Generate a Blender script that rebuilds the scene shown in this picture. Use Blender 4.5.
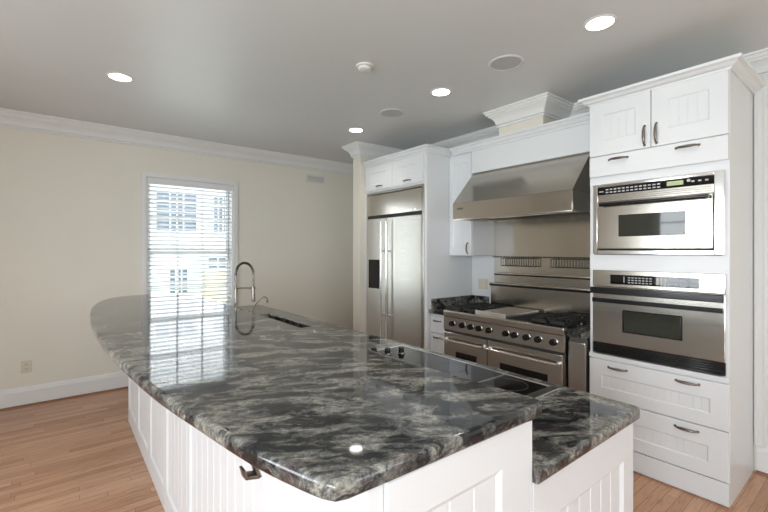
import bpy, bmesh, math, random
from mathutils import Vector, Matrix
random.seed(7)
SC = bpy.context.scene
COL = SC.collection
for o in list(bpy.data.objects):
    bpy.data.objects.remove(o)

# ------------------------------------------------------------------ camera
cam = bpy.data.objects.new('camera', bpy.data.cameras.new('camera'))
COL.objects.link(cam)
cam.location = (0, 0, 1.53)
cam.rotation_euler = (math.radians(90), 0, -math.atan2(.6225, .7826))
cam.data.sensor_width = 36
cam.data.lens = 19.08
cam.data.shift_y = -5 / 768
cam.data.clip_start = .02
SC.camera = cam

# ------------------------------------------------------------------ world and lights
SC.view_settings.view_transform = 'Standard'
SC.view_settings.look = 'None'
SC.view_settings.exposure = 0.6
SC.view_settings.gamma = 1
SC.view_settings.use_curve_mapping = False
w = bpy.data.worlds.new('world'); SC.world = w; w.use_nodes = True
bg = w.node_tree.nodes['Background']
bg.inputs['Color'].default_value = (.86, .93, 1, 1)
bg.inputs['Strength'].default_value = 2.6


def light(name, kind, loc, power, color=(1, 1, 1), rot=(0, 0, 0), **kw):
    l = bpy.data.lights.new(name, kind)
    l.energy = power; l.color = color
    for k, v in kw.items():
        setattr(l, k, v)
    o = bpy.data.objects.new(name, l); COL.objects.link(o)
    o.location = loc; o.rotation_euler = rot
    return o


# daylight entering through the windows of the left and back walls (lights stand just outside the panes)
RX = math.radians
DAY = (.89, .955, 1)
light('daylight_left', 'AREA', (-2.78, -.9, 1.5), 84, DAY, (0, RX(-106), 0), shape='RECTANGLE', size=1.8, size_y=1.5)
light('daylight_left', 'AREA', (-2.78, 2.1, 1.5), 50, DAY, (0, RX(-106), 0), shape='RECTANGLE', size=1.8, size_y=1.5)
light('daylight_back', 'AREA', (-.9, -3.18, 1.5), 5, DAY, (RX(106), 0, 0), shape='RECTANGLE', size=1.5, size_y=1.8)
light('daylight_back', 'AREA', (1.9, -3.18, 1.5), 5, DAY, (RX(106), 0, 0), shape='RECTANGLE', size=1.5, size_y=1.8)
light('daylight_far', 'AREA', (1.26, 5.62, 1.6), 10, DAY, (RX(-90), 0, 0), shape='RECTANGLE', size=.9, size_y=1.5)
# the photographer's flash, just over the camera, and an added upward fill
light('camera_flash_and_fill', 'POINT', (0, -.02, 1.68), 9, (.97, .985, 1), shadow_soft_size=.04)
light('camera_flash_and_fill', 'AREA', (.05, -.35, 1.75), 15, (.98, .99, 1), (RX(180), 0, 0), shape='DISK', size=.35)  # added disk aimed up to brighten the ceiling, not the direct flash

# ------------------------------------------------------------------ materials


def mat(name, color=(.8, .8, .8), rough=.5, metal=0, **kw):
    m = bpy.data.materials.new(name); m.use_nodes = True
    b = m.node_tree.nodes['Principled BSDF']
    b.inputs['Base Color'].default_value = (*color, 1)
    b.inputs['Roughness'].default_value = rough
    b.inputs['Metallic'].default_value = metal
    for k, v in kw.items():
        b.inputs[k].default_value = v
    return m


class NT:
    def __init__(s, m):
        s.t = m.node_tree; s.b = s.t.nodes['Principled BSDF']

    def n(s, typ, **kw):
        n = s.t.nodes.new(typ)
        for k, v in kw.items():
            if k in n.inputs.keys() if isinstance(k, str) else False:
                n.inputs[k].default_value = v
            else:
                setattr(n, k, v)
        return n

    def l(s, a, b): s.t.links.new(a, b)

    def coord(s, scale=(1, 1, 1), rot=(0, 0, 0), which='Object'):
        if which == 'World':
            g = s.n('ShaderNodeNewGeometry'); src = g.outputs['Position']
        else:
            g = s.n('ShaderNodeTexCoord'); src = g.outputs[which]
        r = s.n('ShaderNodeMapping'); r.inputs['Rotation'].default_value = rot
        s.l(src, r.inputs['Vector'])
        p = s.n('ShaderNodeMapping'); p.inputs['Scale'].default_value = scale
        s.l(r.outputs[0], p.inputs['Vector'])
        return p.outputs[0]

    def noise(s, vec, scale, detail=4, rough=.5, dist=0):
        n = s.n('ShaderNodeTexNoise')
        n.inputs['Scale'].default_value = scale; n.inputs['Detail'].default_value = detail
        n.inputs['Roughness'].default_value = rough; n.inputs['Distortion'].default_value = dist
        s.l(vec, n.inputs['Vector'])
        return n.outputs['Fac']

    def ramp(s, fac, stops):
        r = s.n('ShaderNodeValToRGB'); e = r.color_ramp.elements
        while len(e) < len(stops):
            e.new(.5)
        for x, (p, c) in zip(e, stops):
            x.position = p; x.color = (*c, 1) if len(c) == 3 else c
        s.l(fac, r.inputs['Fac'])
        return r.outputs['Color']

    def mix(s, fac, a, b, blend='MIX'):
        m = s.n('ShaderNodeMix', data_type='RGBA', blend_type=blend)
        for sock, v in ((m.inputs[0], fac), (m.inputs[6], a), (m.inputs[7], b)):
            if hasattr(v, 'is_linked'):
                s.l(v, sock)
            else:
                sock.default_value = v if isinstance(v, (int, float)) else (*v, 1)
        return m.outputs[2]

    def bump(s, h, strength=.1, dist=.01):
        b = s.n('ShaderNodeBump'); b.inputs['Strength'].default_value = strength
        b.inputs['Distance'].default_value = dist
        s.l(h, b.inputs['Height']); s.l(b.outputs[0], s.b.inputs['Normal'])


def painted(name, color, rough, tex=60, amount=.03):
    m = mat(name, color, rough); t = NT(m)
    v = t.coord(which='World')
    n = t.noise(v, 1.3, 3)
    c = t.mix(n, tuple(x * (1 - amount) for x in color), tuple(min(1, x * (1 + amount)) for x in color))
    t.l(c, t.b.inputs['Base Color'])
    t.bump(t.noise(v, tex, 3), .04, .002)
    return m


def steel(name, color, rough, axis='y'):
    m = mat(name, color, rough, 1); t = NT(m)
    sc = {'y': (140, 1.2, 140), 'z': (140, 140, 1.2)}[axis]
    v = t.coord(sc, which='World')
    n = t.noise(v, 3, 3)
    t.bump(n, .06, .0015)
    r = t.ramp(n, [(.3, (rough * .85,) * 3), (.7, (rough * 1.15,) * 3)])
    t.l(r, t.b.inputs['Roughness'])
    return m


def granite():
    m = mat('granite', (.1, .1, .1), .045); t = NT(m)
    v = t.coord((1, 2.1, 1.6), rot=(0, 0, RX(30)), which='World')
    wn = t.n('ShaderNodeTexNoise'); wn.inputs['Scale'].default_value = 3.0; wn.inputs['Detail'].default_value = 5
    t.l(v, wn.inputs['Vector'])
    add = t.n('ShaderNodeVectorMath', operation='MULTIPLY_ADD')
    t.l(wn.outputs['Color'], add.inputs[0]); add.inputs[1].default_value = (.34, .34, .34); t.l(v, add.inputs[2])
    vv = add.outputs[0]
    a = t.noise(vv, 5.2, 15, .74, .25)
    base = t.ramp(a, [(.38, (.008, .009, .013)), (.455, (.022, .024, .029)), (.485, (.070, .073, .074)),
                      (.525, (.17, .17, .165)), (.585, (.37, .36, .325)), (.64, (.09, .093, .092))])
    b = t.noise(vv, 16, 12, .75, .2)
    vein = t.ramp(b, [(.50, (0, 0, 0)), (.60, (.45, .45, .45)), (.66, (0, 0, 0))])
    c = t.mix(vein, base, (.17, .17, .15))
    f = t.noise(t.coord(which='World'), 75, 8, .8)
    spk = t.ramp(f, [(.38, (.25, .25, .27)), (.62, (1.3, 1.28, 1.2))])
    c = t.mix(.8, c, spk, 'MULTIPLY')
    r = t.noise(vv, 7, 6)
    red = t.ramp(r, [(.60, (0, 0, 0)), (.70, (.5, .5, .5))])
    c = t.mix(red, c, (.05, .018, .020))
    t.l(c, t.b.inputs['Base Color'])
    t.b.inputs['IOR'].default_value = 1.5
    return m


def oak():
    m = mat('oak_floor', (.5, .3, .2), .22); t = NT(m)
    v = t.coord(which='World')
    br = t.n('ShaderNodeTexBrick'); br.offset = 0
    br.inputs['Scale'].default_value = 1; br.inputs['Mortar Size'].default_value = .0009
    br.inputs['Brick Width'].default_value = .95; br.inputs['Row Height'].default_value = .060
    br.inputs['Color1'].default_value = (.0, .0, .0, 1); br.inputs['Color2'].default_value = (1, 1, 1, 1)
    br.inputs['Mortar'].default_value = (.2, .2, .2, 1); br.inputs['Bias'].default_value = 0
    sx = t.n('ShaderNodeSeparateXYZ'); t.l(v, sx.inputs[0])
    dv = t.n('ShaderNodeMath', operation='DIVIDE'); t.l(sx.outputs['Y'], dv.inputs[0]); dv.inputs[1].default_value = .060
    fl = t.n('ShaderNodeMath', operation='FLOOR'); t.l(dv.outputs[0], fl.inputs[0])
    wh = t.n('ShaderNodeTexWhiteNoise', noise_dimensions='1D'); t.l(fl.outputs[0], wh.inputs['W'])
    sh = t.n('ShaderNodeMath', operation='MULTIPLY_ADD'); t.l(wh.outputs['Value'], sh.inputs[0]); sh.inputs[1].default_value = 3.7; t.l(sx.outputs['X'], sh.inputs[2])
    cx = t.n('ShaderNodeCombineXYZ'); t.l(sh.outputs[0], cx.inputs['X']); t.l(sx.outputs['Y'], cx.inputs['Y'])
    t.l(cx.outputs[0], br.inputs['Vector'])
    tone = t.ramp(br.outputs['Color'], [(0, (.44, .215, .12)), (.5, (.53, .285, .165)), (1, (.60, .345, .215))])
    off = t.n('ShaderNodeVectorMath', operation='MULTIPLY_ADD')
    t.l(br.outputs['Color'], off.inputs[0]); off.inputs[1].default_value = (7, 3, 0)
    t.l(t.coord((1.3, 14, 1), which='World'), off.inputs[2])
    g = t.noise(off.outputs[0], 3.0, 6, .6, 1.6)
    grain = t.ramp(g, [(.33, (.74, .70, .66)), (.5, (1, 1, 1)), (.68, (1.08, 1.06, 1.04))])
    c = t.mix(.85, tone, grain, 'MULTIPLY')
    c = t.mix(br.outputs['Fac'], c, (.13, .06, .035))
    t.l(c, t.b.inputs['Base Color'])
    t.bump(g, .03, .002)
    return m


def glass_mat():
    m = bpy.data.materials.new('window_glass'); m.use_nodes = True
    t = m.node_tree; t.nodes.remove(t.nodes['Principled BSDF'])
    tr = t.nodes.new('ShaderNodeBsdfTransparent'); gl = t.nodes.new('ShaderNodeBsdfGlossy')
    gl.inputs['Roughness'].default_value = .02
    f = t.nodes.new('ShaderNodeFresnel'); f.inputs['IOR'].default_value = 1.3
    mx = t.nodes.new('ShaderNodeMixShader')
    t.links.new(f.outputs[0], mx.inputs[0]); t.links.new(tr.outputs[0], mx.inputs[1]); t.links.new(gl.outputs[0], mx.inputs[2])
    t.links.new(mx.outputs[0], t.nodes['Material Output'].inputs[0])
    return m


def emit(name, color, strength):
    m = mat(name, color, .5)
    m.node_tree.nodes['Principled BSDF'].inputs['Emission Color'].default_value = (*color, 1)
    m.node_tree.nodes['Principled BSDF'].inputs['Emission Strength'].default_value = strength
    return m


M = dict(
    wall=painted('wall_paint', (.80, .77, .685), .6),
    ceil=painted('ceiling_paint', (.69, .70, .695), .45),
    trim=painted('trim_paint', (.80, .80, .79), .35, 30, .01),
    cab=painted('cabinet_paint', (.755, .77, .785), .30, 30, .01),
    cream=painted('cream_paint', (.76, .72, .63), .4, 30, .01),
    steel=steel('brushed_steel', (.54, .51, .455), .18),
    steelv=steel('brushed_steel_upright', (.56, .54, .50), .22, 'z'),
    bright=mat('bright_steel', (.78, .78, .78), .14, 1),
    dsteel=mat('dark_steel', (.22, .21, .20), .35, 1),
    pewter=mat('aged_pewter', (.20, .175, .15), .32, .9),
    nickel=mat('brushed_nickel', (.27, .25, .22), .22, 1),
    satin=mat('satin_steel', (.62, .58, .52), .42, 1),
    black=mat('black_enamel', (.008, .008, .009), .18),
    iron=mat('cast_iron', (.02, .02, .02), .55),
    steelf=steel('brushed_steel_door', (.56, .545, .50), .32),
    blackgl=mat('black_glass', (.004, .004, .005), .03),
    smoke=mat('smoked_glass', (.035, .037, .030), .04),
    plastic=mat('white_plastic', (.75, .74, .70), .4),
    ivory=mat('ivory_plastic', (.68, .63, .52), .4),
    grey=mat('speaker_mesh', (.52, .52, .52), .7),
    dark=mat('dark_gap', (.03, .03, .03), .7),
    granite=granite(), oak=oak(), glass=glass_mat(),
    lamp=emit('lamp_lens', (1, .95, .85), 9),
    display=emit('display', (.35, .42, .22), .25),
    print=mat('grey_print', (.5, .5, .5), .5), ring=mat('ring_print', (.10, .10, .10), .5),
    slat=mat('blind_slat', (.78, .79, .81), .4),
    brick=painted('pale_siding', (.82, .82, .82), .7, 10),
    tan=painted('tan_render', (.66, .56, .42), .8, 10),
    shutter=mat('outside_window', (.12, .16, .22), .3),
    grass=painted('lawn', (.22, .30, .14), .9, 20, .3),
    shoe=mat('stained_shoe', (.25, .11, .06), .4),
)
_s = M['slat'].node_tree.nodes['Principled BSDF']
_s.inputs['Transmission Weight'].default_value = 0


# ------------------------------------------------------------------ mesh building


class MB:
    def __init__(s): s.bm = bmesh.new()

    def box(s, x0, x1, y0, y1, z0, z1, bev=0, seg=2):
        t = bmesh.new()
        bmesh.ops.create_cube(t, size=1)
        for v in t.verts:
            v.co = Vector(((x0 + x1) / 2 + v.co.x * abs(x1 - x0), (y0 + y1) / 2 + v.co.y * abs(y1 - y0), (z0 + z1) / 2 + v.co.z * abs(z1 - z0)))
        if bev:
            bmesh.ops.bevel(t, geom=t.edges[:], offset=bev, segments=seg, affect='EDGES', profile=.6)
        s.merge(t); return s

    def merge(s, t, matrix=None):
        if matrix is not None:
            bmesh.ops.transform(t, matrix=matrix, verts=t.verts)
        bmesh.ops.recalc_face_normals(t, faces=t.faces)
        me = bpy.data.meshes.new('tmp'); t.to_mesh(me); t.free()
        s.bm.from_mesh(me); bpy.data.meshes.remove(me)

    def cyl(s, c, axis, r, h, seg=32, r2=None, bev=0):
        """cylinder starting at c and running h along axis"""
        t = bmesh.new(); a = Vector(axis).normalized()
        bmesh.ops.create_cone(t, cap_ends=True, segments=seg, radius1=r, radius2=r if r2 is None else r2, depth=h)
        if bev:
            ed = [e for e in t.edges if abs(e.verts[0].co.z - e.verts[1].co.z) < 1e-6 and len(e.link_faces) == 2]
            bmesh.ops.bevel(t, geom=ed, offset=bev, segments=2, affect='EDGES')
        q = Vector((0, 0, 1)).rotation_difference(a).to_matrix().to_4x4()
        s.merge(t, Matrix.Translation(Vector(c) + a * h / 2) @ q); return s

    def tube(s, pts, r, seg=10, closed=False):
        """swept tube; r may be a list"""
        pts = [Vector(p) for p in pts]; n = len(pts)
        rs = r if isinstance(r, (list, tuple)) else [r] * n
        t = bmesh.new(); rings = []
        nrm = None
        for i in range(n):
            d = (pts[min(i + 1, n - 1)] - pts[max(i - 1, 0)]).normalized()
            if nrm is None:
                nrm = d.orthogonal().normalized()
            nrm = (nrm - d * nrm.dot(d)).normalized()
            b = d.cross(nrm)
            rings.append([t.verts.new(pts[i] + (nrm * math.cos(k * 2 * math.pi / seg) + b * math.sin(k * 2 * math.pi / seg)) * rs[i]) for k in range(seg)])
        for i in range(n - 1):
            for k in range(seg):
                t.faces.new((rings[i][k], rings[i][(k + 1) % seg], rings[i + 1][(k + 1) % seg], rings[i + 1][k]))
        t.faces.new(rings[0]); t.faces.new(rings[-1])
        s.merge(t); return s

    def lathe(s, c, prof, seg=40, axis=(0, 0, 1)):
        t = bmesh.new(); rings = []
        for r, z in prof:
            rings.append([t.verts.new((r * math.cos(k * 2 * math.pi / seg), r * math.sin(k * 2 * math.pi / seg), z)) for k in range(seg)])
        for i in range(len(prof) - 1):
            for k in range(seg):
                t.faces.new((rings[i][k], rings[i][(k + 1) % seg], rings[i + 1][(k + 1) % seg], rings[i + 1][k]))
        t.faces.new(rings[0]); t.faces.new(rings[-1])
        q = Vector((0, 0, 1)).rotation_difference(Vector(axis).normalized()).to_matrix().to_4x4()
        s.merge(t, Matrix.Translation(Vector(c)) @ q); return s

    def prism(s, pts, vec, bev=0, seg=2):
        """polygon pts (3-D) extruded along vec"""
        t = bmesh.new(); vec = Vector(vec)
        a = [t.verts.new(p) for p in pts]; b = [t.verts.new(Vector(p) + vec) for p in pts]
        n = len(pts)
        t.faces.new(a); t.faces.new(b[::-1])
        for i in range(n):
            t.faces.new((a[i], a[(i + 1) % n], b[(i + 1) % n], b[i]))
        if bev:
            bmesh.ops.recalc_face_normals(t, faces=t.faces)
            ed = [e for e in t.edges if (e.verts[0] in a) == (e.verts[1] in a)]
            bmesh.ops.bevel(t, geom=ed, offset=bev, segments=seg, affect='EDGES', profile=.5)
        s.merge(t); return s

    def sweep(s, path, prof, closed=False):
        """profile (outward offset, z) swept along an xy path; outward is the right-hand side"""
        n = len(path); P = [Vector(p) for p in path]
        t = bmesh.new(); rings = []
        for i in range(n):
            ds = []
            if i > 0 or closed: ds.append((P[i] - P[i - 1]).normalized())
            if i < n - 1 or closed: ds.append((P[(i + 1) % n] - P[i]).normalized())
            ns = [Vector((d.y, -d.x)) for d in ds]
            if len(ns) == 2:
                m = (ns[0] + ns[1]).normalized(); m = m / max(.2, m.dot(ns[0]))
            else:
                m = ns[0]
            rings.append([t.verts.new((P[i].x + m.x * o, P[i].y + m.y * o, z)) for o, z in prof])
        k = len(prof)
        for i in range(n if closed else n - 1):
            A, B = rings[i], rings[(i + 1) % n]
            for j in range(k):
                t.faces.new((A[j], A[(j + 1) % k], B[(j + 1) % k], B[j]))
        if not closed:
            t.faces.new(rings[0]); t.faces.new(rings[-1])
        s.merge(t); return s

    def obj(s, name, material, parent=None, smooth=True):
        bm = s.bm
        if parent is not None:
            off = world_loc(parent)
        else:
            xs = [v.co.x for v in bm.verts]; ys = [v.co.y for v in bm.verts]; zs = [v.co.z for v in bm.verts]
            off = Vector(((min(xs) + max(xs)) / 2, (min(ys) + max(ys)) / 2, min(zs)))
        for v in bm.verts:
            v.co -= off
        me = bpy.data.meshes.new(name); bm.to_mesh(me); bm.free()
        if smooth:
            for p in me.polygons: p.use_smooth = True
            me.set_sharp_from_angle(angle=RX(32))
            # large flat faces keep their own normal, so only bevels and round shapes are smoothed
            big = [p for p in me.polygons if p.area > .012]
            for p in big: p.use_smooth = False
            keys = {k for p in big for k in p.edge_keys}
            for e in me.edges:
                if e.key in keys: e.use_edge_sharp = True
        me.materials.append(M[material] if isinstance(material, str) else material)
        o = bpy.data.objects.new(name, me); COL.objects.link(o)
        if parent is not None:
            o.parent = parent
        else:
            o.location = off
        return o


def world_loc(o):
    l = Vector(o.location)
    while o.parent:
        o = o.parent; l += Vector(o.location)
    return l


def tag(o, label=None, cat=None, group=None):
    if label: o['label'] = label
    if cat: o['category'] = cat
    if group: o['group'] = group
    return o


def thing(name, label, cat, loc, group=None):
    o = bpy.data.objects.new(name, None); COL.objects.link(o); o.location = loc
    o.empty_display_size = .1
    return tag(o, label, cat, group)


def struct(o):
    o['kind'] = 'structure'; return o


def dup(root, loc, label=None):
    r = root.copy(); COL.objects.link(r); r.location = loc
    if label: r['label'] = label
    for ch in list(root.children):
        c = ch.copy(); COL.objects.link(c); c.parent = r
        for g in list(ch.children):
            d = g.copy(); COL.objects.link(d); d.parent = c
    return r


def catmull(pts, sub=6):
    out = []
    for i in range(len(pts) - 1):
        p0 = Vector(pts[max(i - 1, 0)]); p1 = Vector(pts[i]); p2 = Vector(pts[i + 1]); p3 = Vector(pts[min(i + 2, len(pts) - 1)])
        for k in range(sub):
            t = k / sub
            out.append(.5 * ((2 * p1) + (p2 - p0) * t + (2 * p0 - 5 * p1 + 4 * p2 - p3) * t * t + (3 * p1 - p0 - 3 * p2 + p3) * t ** 3))
    out.append(Vector(pts[-1]))
    return out


# mapping of door coordinates (u, v, w=outwards) to the room
def faceX(x0): return lambda u, v, w: (x0 - w, u, v)      # front looks towards -X
def faceY(y0): return lambda u, v, w: (u, y0 - w, v)      # front looks towards -Y


def panel_mb(P, u0, u1, v0, v1, t=.02, rec=None, bead=.045, mb=None, depth=.006, cham=.008, g=.0022, gd=.0022):
    """door or drawer front; rec=(left,right,bottom,top) widths of the frame around a recessed beaded field"""
    mb = mb or MB(); b = bmesh.new()

    def loop(i, wv, r=(1, 1, 1, 1), k=1):
        a = [i * q for q in r] if not isinstance(i, tuple) else i
        return [b.verts.new(P(u0 + a[0], v0 + a[2], wv)), b.verts.new(P(u1 - a[1], v0 + a[2], wv)),
                b.verts.new(P(u1 - a[1], v1 - a[3], wv)), b.verts.new(P(u0 + a[0], v1 - a[3], wv))]
    loops = [loop(0., 0), loop(0., t - .0025), loop(.0025, t)]
    if rec:
        loops.append(loop(rec, t))
        loops.append(loop(tuple(q + cham for q in rec), t - depth))
    for A, B in zip(loops, loops[1:]):
        for k in range(4):
            b.faces.new((A[k], A[(k + 1) % 4], B[(k + 1) % 4], B[k]))
    b.faces.new(loops[0])
    if not rec:
        b.faces.new(loops[-1])
    else:
        ua, ub = u0 + rec[0] + cham, u1 - rec[1] - cham
        va, vb = v0 + rec[2] + cham, v1 - rec[3] - cham
        n = max(1, round((ub - ua) / bead)); st = (ub - ua) / n
        prof = [(ua, t - depth)]
        for k in range(1, n):
            x = ua + k * st
            prof += [(x - g, t - depth), (x, t - depth - gd), (x + g, t - depth)]
        prof.append((ub, t - depth))
        lo = [b.verts.new(P(u, va, q)) for u, q in prof]; hi = [b.verts.new(P(u, vb, q)) for u, q in prof]
        for k in range(len(prof) - 1):
            b.faces.new((lo[k], lo[k + 1], hi[k + 1], hi[k]))
    bmesh.ops.recalc_face_normals(b, faces=b.faces)
    me = bpy.data.meshes.new('t'); b.to_mesh(me); b.free(); mb.bm.from_mesh(me); bpy.data.meshes.remove(me)
    return mb


def pull(P, u, v, vertical, parent, w0=.02, L=.11):
    mb = MB(); n = 13; pts = []; rs = []
    for i in range(n):
        s = i / (n - 1) * 2 - 1
        w_ = w0 + .006 + .017 * (1 - s ** 4)
        r = .005 + .0045 * (1 - s * s) + (.002 if abs(abs(s) - .75) < .08 else 0)
        pts.append(P(u + (0 if vertical else s * L / 2), v + (s * L / 2 if vertical else 0), w_)); rs.append(r)
    mb.tube(pts, rs, 10)
    for s in (-1, 1):
        c = P(u + (0 if vertical else s * L / 2), v + (s * L / 2 if vertical else 0), w0 - .001)
        ax = Vector(P(0, 0, 1)) - Vector(P(0, 0, 0))
        mb.cyl(c, ax, .009, .009, 14, .006)
    return mb.obj('handle', 'pewter', parent)


CEIL = 2.88
XW, YW = 3.78, 5.36
XL, YB = -2.6, -3.0

# ------------------------------------------------------------------ room shell
struct(MB().box(XL - .15, XW + .15, YB - .15, YW + .15, -.12, 0).obj('floor', 'oak'))
struct(MB().box(XL - .15, XW + .15, YB - .15, YW + .15, CEIL, CEIL + .12).obj('ceiling', 'ceil'))


def wall_with_holes(name, axis, c0, c1, u0, u1, holes):
    """axis 'x': wall normal along x, holes=(u0,u1,z0,z1)"""
    us = sorted({u0, u1, *[h[0] for h in holes], *[h[1] for h in holes]})
    zs = sorted({0, CEIL, *[h[2] for h in holes], *[h[3] for h in holes]})
    mb = MB()
    for a, b in zip(us, us[1:]):
        run = None
        for c, d in zip(zs, zs[1:]):
            if any(h[0] < (a + b) / 2 < h[1] and h[2] < (c + d) / 2 < h[3] for h in holes):
                continue
            if axis == 'x': mb.box(c0, c1, a, b, c, d)
            else: mb.box(a, b, c0, c1, c, d)
    bmesh.ops.remove_doubles(mb.bm, verts=mb.bm.verts, dist=1e-5)
    return struct(mb.obj(name, 'wall', smooth=False))


WF = (.762, 1.772, .62, 2.395)                      # opening of the visible window
wall_with_holes('wall_far', 'y', YW, YW + .15, XL - .15, XW + .15, [WF])
WL = [(-1.65, -.15, .6, 2.4), (1.35, 2.85, .6, 2.4)]
WB = [(-1.65, -.15, .6, 2.4), (1.15, 2.65, .6, 2.4)]
wall_with_holes('wall_left', 'x', XL - .15, XL, YB, YW, WL)
wall_with_holes('wall_back', 'y', YB - .15, YB, XL - .15, XW + .15, WB)
struct(MB().box(XW, XW + .15, YB, YW, 0, CEIL).obj('wall_right', 'wall', smooth=False))
struct(MB().box(2.96, XW, 4.205, 4.36, 0, CEIL).obj('wall_end', 'cream', smooth=False))   # stub beside the refrigerator
struct(MB().box(3.34, XW, 1.94, 2.40, 2.646, CEIL).obj('wall_chase', 'cream', smooth=False))  # duct chase over the hood

crown = [(0, CEIL - .155), (.010, CEIL - .155), (.018, CEIL - .148), (.018, CEIL - .138), (.010, CEIL - .132), (.024, CEIL - .128), (.026, CEIL - .108), (.036, CEIL - .086), (.054, CEIL - .066), (.076, CEIL - .052),
         (.078, CEIL - .042), (.090, CEIL - .040), (.096, CEIL - .030), (.094, CEIL - .018), (.108, CEIL - .016), (.108, CEIL - .0005), (0, CEIL - .0005)]
path = [(XL, YB), (XL, YW), (XW, YW), (XW, 4.36), (2.96, 4.36), (2.96, 4.205), (XW, 4.205), (XW, 2.40), (3.34, 2.40), (3.34, 1.94), (XW, 1.94), (XW, YB)]
struct(MB().sweep(path, crown, closed=True).obj('trim_1', 'trim'))
base = [(0, 0.001), (.018, 0.001), (.018, .15), (.014, .158), (.012, .172), (.006, .19), (0, .19)]
struct(MB().sweep([(XL, YB), (XL, YW), (XW, YW), (XW, 4.36), (2.96, 4.36), (2.96, 4.205)], base).obj('baseboard_far', 'trim'))
struct(MB().sweep([(XW, .60), (XW, YB), (XL, YB)], base).obj('baseboard_right', 'trim'))
shoe = [(.018, 0.001), (.034, 0.001), (.030, .012), (.018, .018)]
struct(MB().sweep([(XL, YB), (XL, YW), (XW, YW), (XW, 4.36), (2.96, 4.36), (2.96, 4.205)], shoe).obj('trim_2', 'shoe'))
struct(MB().sweep([(XW, .60), (XW, YB), (XL, YB)], shoe).obj('trim_3', 'shoe'))
# fluted filler between the oven cabinet and the bare wall
mb = MB().box(XW - .022, XW, .545, .612, .19, CEIL - .155, .003)
mb.box(XW - .030, XW - .02, .552, .562, .19, CEIL - .155, .002).box(XW - .030, XW - .02, .592, .604, .19, CEIL - .155, .002)
struct(mb.obj('trim_4', 'trim'))


def window(n, axis, inner, outer, u0, u1, z0, z1, cols, rows, casing=.06, sill=True):
    """double-hung window set in a wall; inner/outer are the wall faces across the wall"""
    s = 1 if outer > inner else -1

    def B(mb, a, b, c, d, e, f, bev=.002):
        # a,b along wall; c,d depth from inner face (outward positive); e,f z
        p, q = inner + s * c, inner + s * d
        if axis == 'y': mb.box(a, b, min(p, q), max(p, q), e, f, bev)
        else: mb.box(min(p, q), max(p, q), a, b, e, f, bev)
    c = casing; fr = MB()
    B(fr, u0 - c, u0 + .012, -.022, 0, z0 - .02, z1 + c); B(fr, u1 - .012, u1 + c, -.022, 0, z0 - .02, z1 + c)
    B(fr, u0 + .012, u1 - .012, -.022, 0, z1 - .012, z1 + c)
    B(fr, u0 - c - .02, u1 + c + .02, -.06, .0, z0 - .03, z0, .006)
    B(fr, u0 - c, u1 + c, -.016, 0, z0 - .12, z0 - .03)
    B(fr, u0, u0 + .03, 0, .15, z0, z1); B(fr, u1 - .03, u1, 0, .15, z0, z1); B(fr, u0 + .03, u1 - .03, 0, .15, z1 - .025, z1); B(fr, u0 + .03, u1 - .03, 0, .15, z0, z0 + .03)
    f = struct(fr.obj('window_%d' % n, 'trim'))
    zm = (z0 + z1) / 2
    for k, (a, b, dep) in enumerate(((z0 + .03, zm + .02, .085), (zm - .02, z1 - .025, .115))):
        sh = MB(); ua, ub = u0 + .03, u1 - .03; t = .026; st = .042
        B(sh, ua, ua + st, dep, dep + t, a, b); B(sh, ub - st, ub, dep, dep + t, a, b)
        B(sh, ua + st, ub - st, dep, dep + t, a, a + .045); B(sh, ua + st, ub - st, dep, dep + t, b - .045, b)
        for i in range(1, cols):
            x = ua + st + (ub - ua - 2 * st) * i / cols
            B(sh, x - .010, x + .010, dep + .002, dep + t - .002, a + .045, b - .045)
        for i in range(1, rows):
            z = a + .045 + (b - a - .09) * i / rows
            B(sh, ua + st, ub - st, dep + .003, dep + t - .003, z - .010, z + .010)
        so = sh.obj('window_sash', 'trim', f)
        g = MB(); B(g, ua + st - .004, ub - st + .004, dep + .011, dep + .015, a + .041, b - .041, 0)
        g.obj('window_pane', 'glass', so)
    return f


window(1, 'y', YW, YW + .15, *WF, 3, 2, .04)
k = 2
for h in WL:
    window(k, 'x', XL, XL - .15, *h, 3, 3, .09); k += 1
for h in WB:
    window(k, 'y', YB, YB - .15, *h, 3, 3, .09); k += 1

# ------------------------------------------------------------------ outside the far window
struct(MB().box(-14, 18, -16, 26, -1.3, -1.2).obj('ground', 'grass'))
nb = thing('neighbor_house', 'white sided house seen outside through the slats of the window', 'house', (5, 14.5, -1.2))
MB().box(-3, 12, 14, 20, -1.2, 7).obj('wall', 'brick', nb)
MB().box(3.62, 5.0, 13.6, 14.0, -1.2, .92).obj('porch_wall', 'tan', nb)
for (a, b, c, d) in ((2.28, 3.42, 2.15, 3.35), (3.95, 4.4, 2.15, 3.3), (2.65, 3.15, .1, .95), (3.78, 4.7, .98, 1.3), (.2, 1.2, 2.15, 3.35)):
    wf = MB()
    wf.box(a - .08, a, 13.94, 14, c - .08, d + .08).box(b, b + .08, 13.94, 14, c - .08, d + .08).box(a, b, 13.94, 14, d, d + .08).box(a, b, 13.94, 14, c - .08, c)
    nx = 3
    for i in range(1, nx): wf.box(a + (b - a) * i / nx - .02, a + (b - a) * i / nx + .02, 13.95, 14, c, d)
    for i in range(1, 4): wf.box(a, b, 13.95, 14, c + (d - c) * i / 4 - .015, c + (d - c) * i / 4 + .015)
    wo = wf.obj('window', 'trim', nb)
    MB().box(a, b, 13.975, 13.995, c, d).obj('pane', 'shutter', wo)

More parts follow.
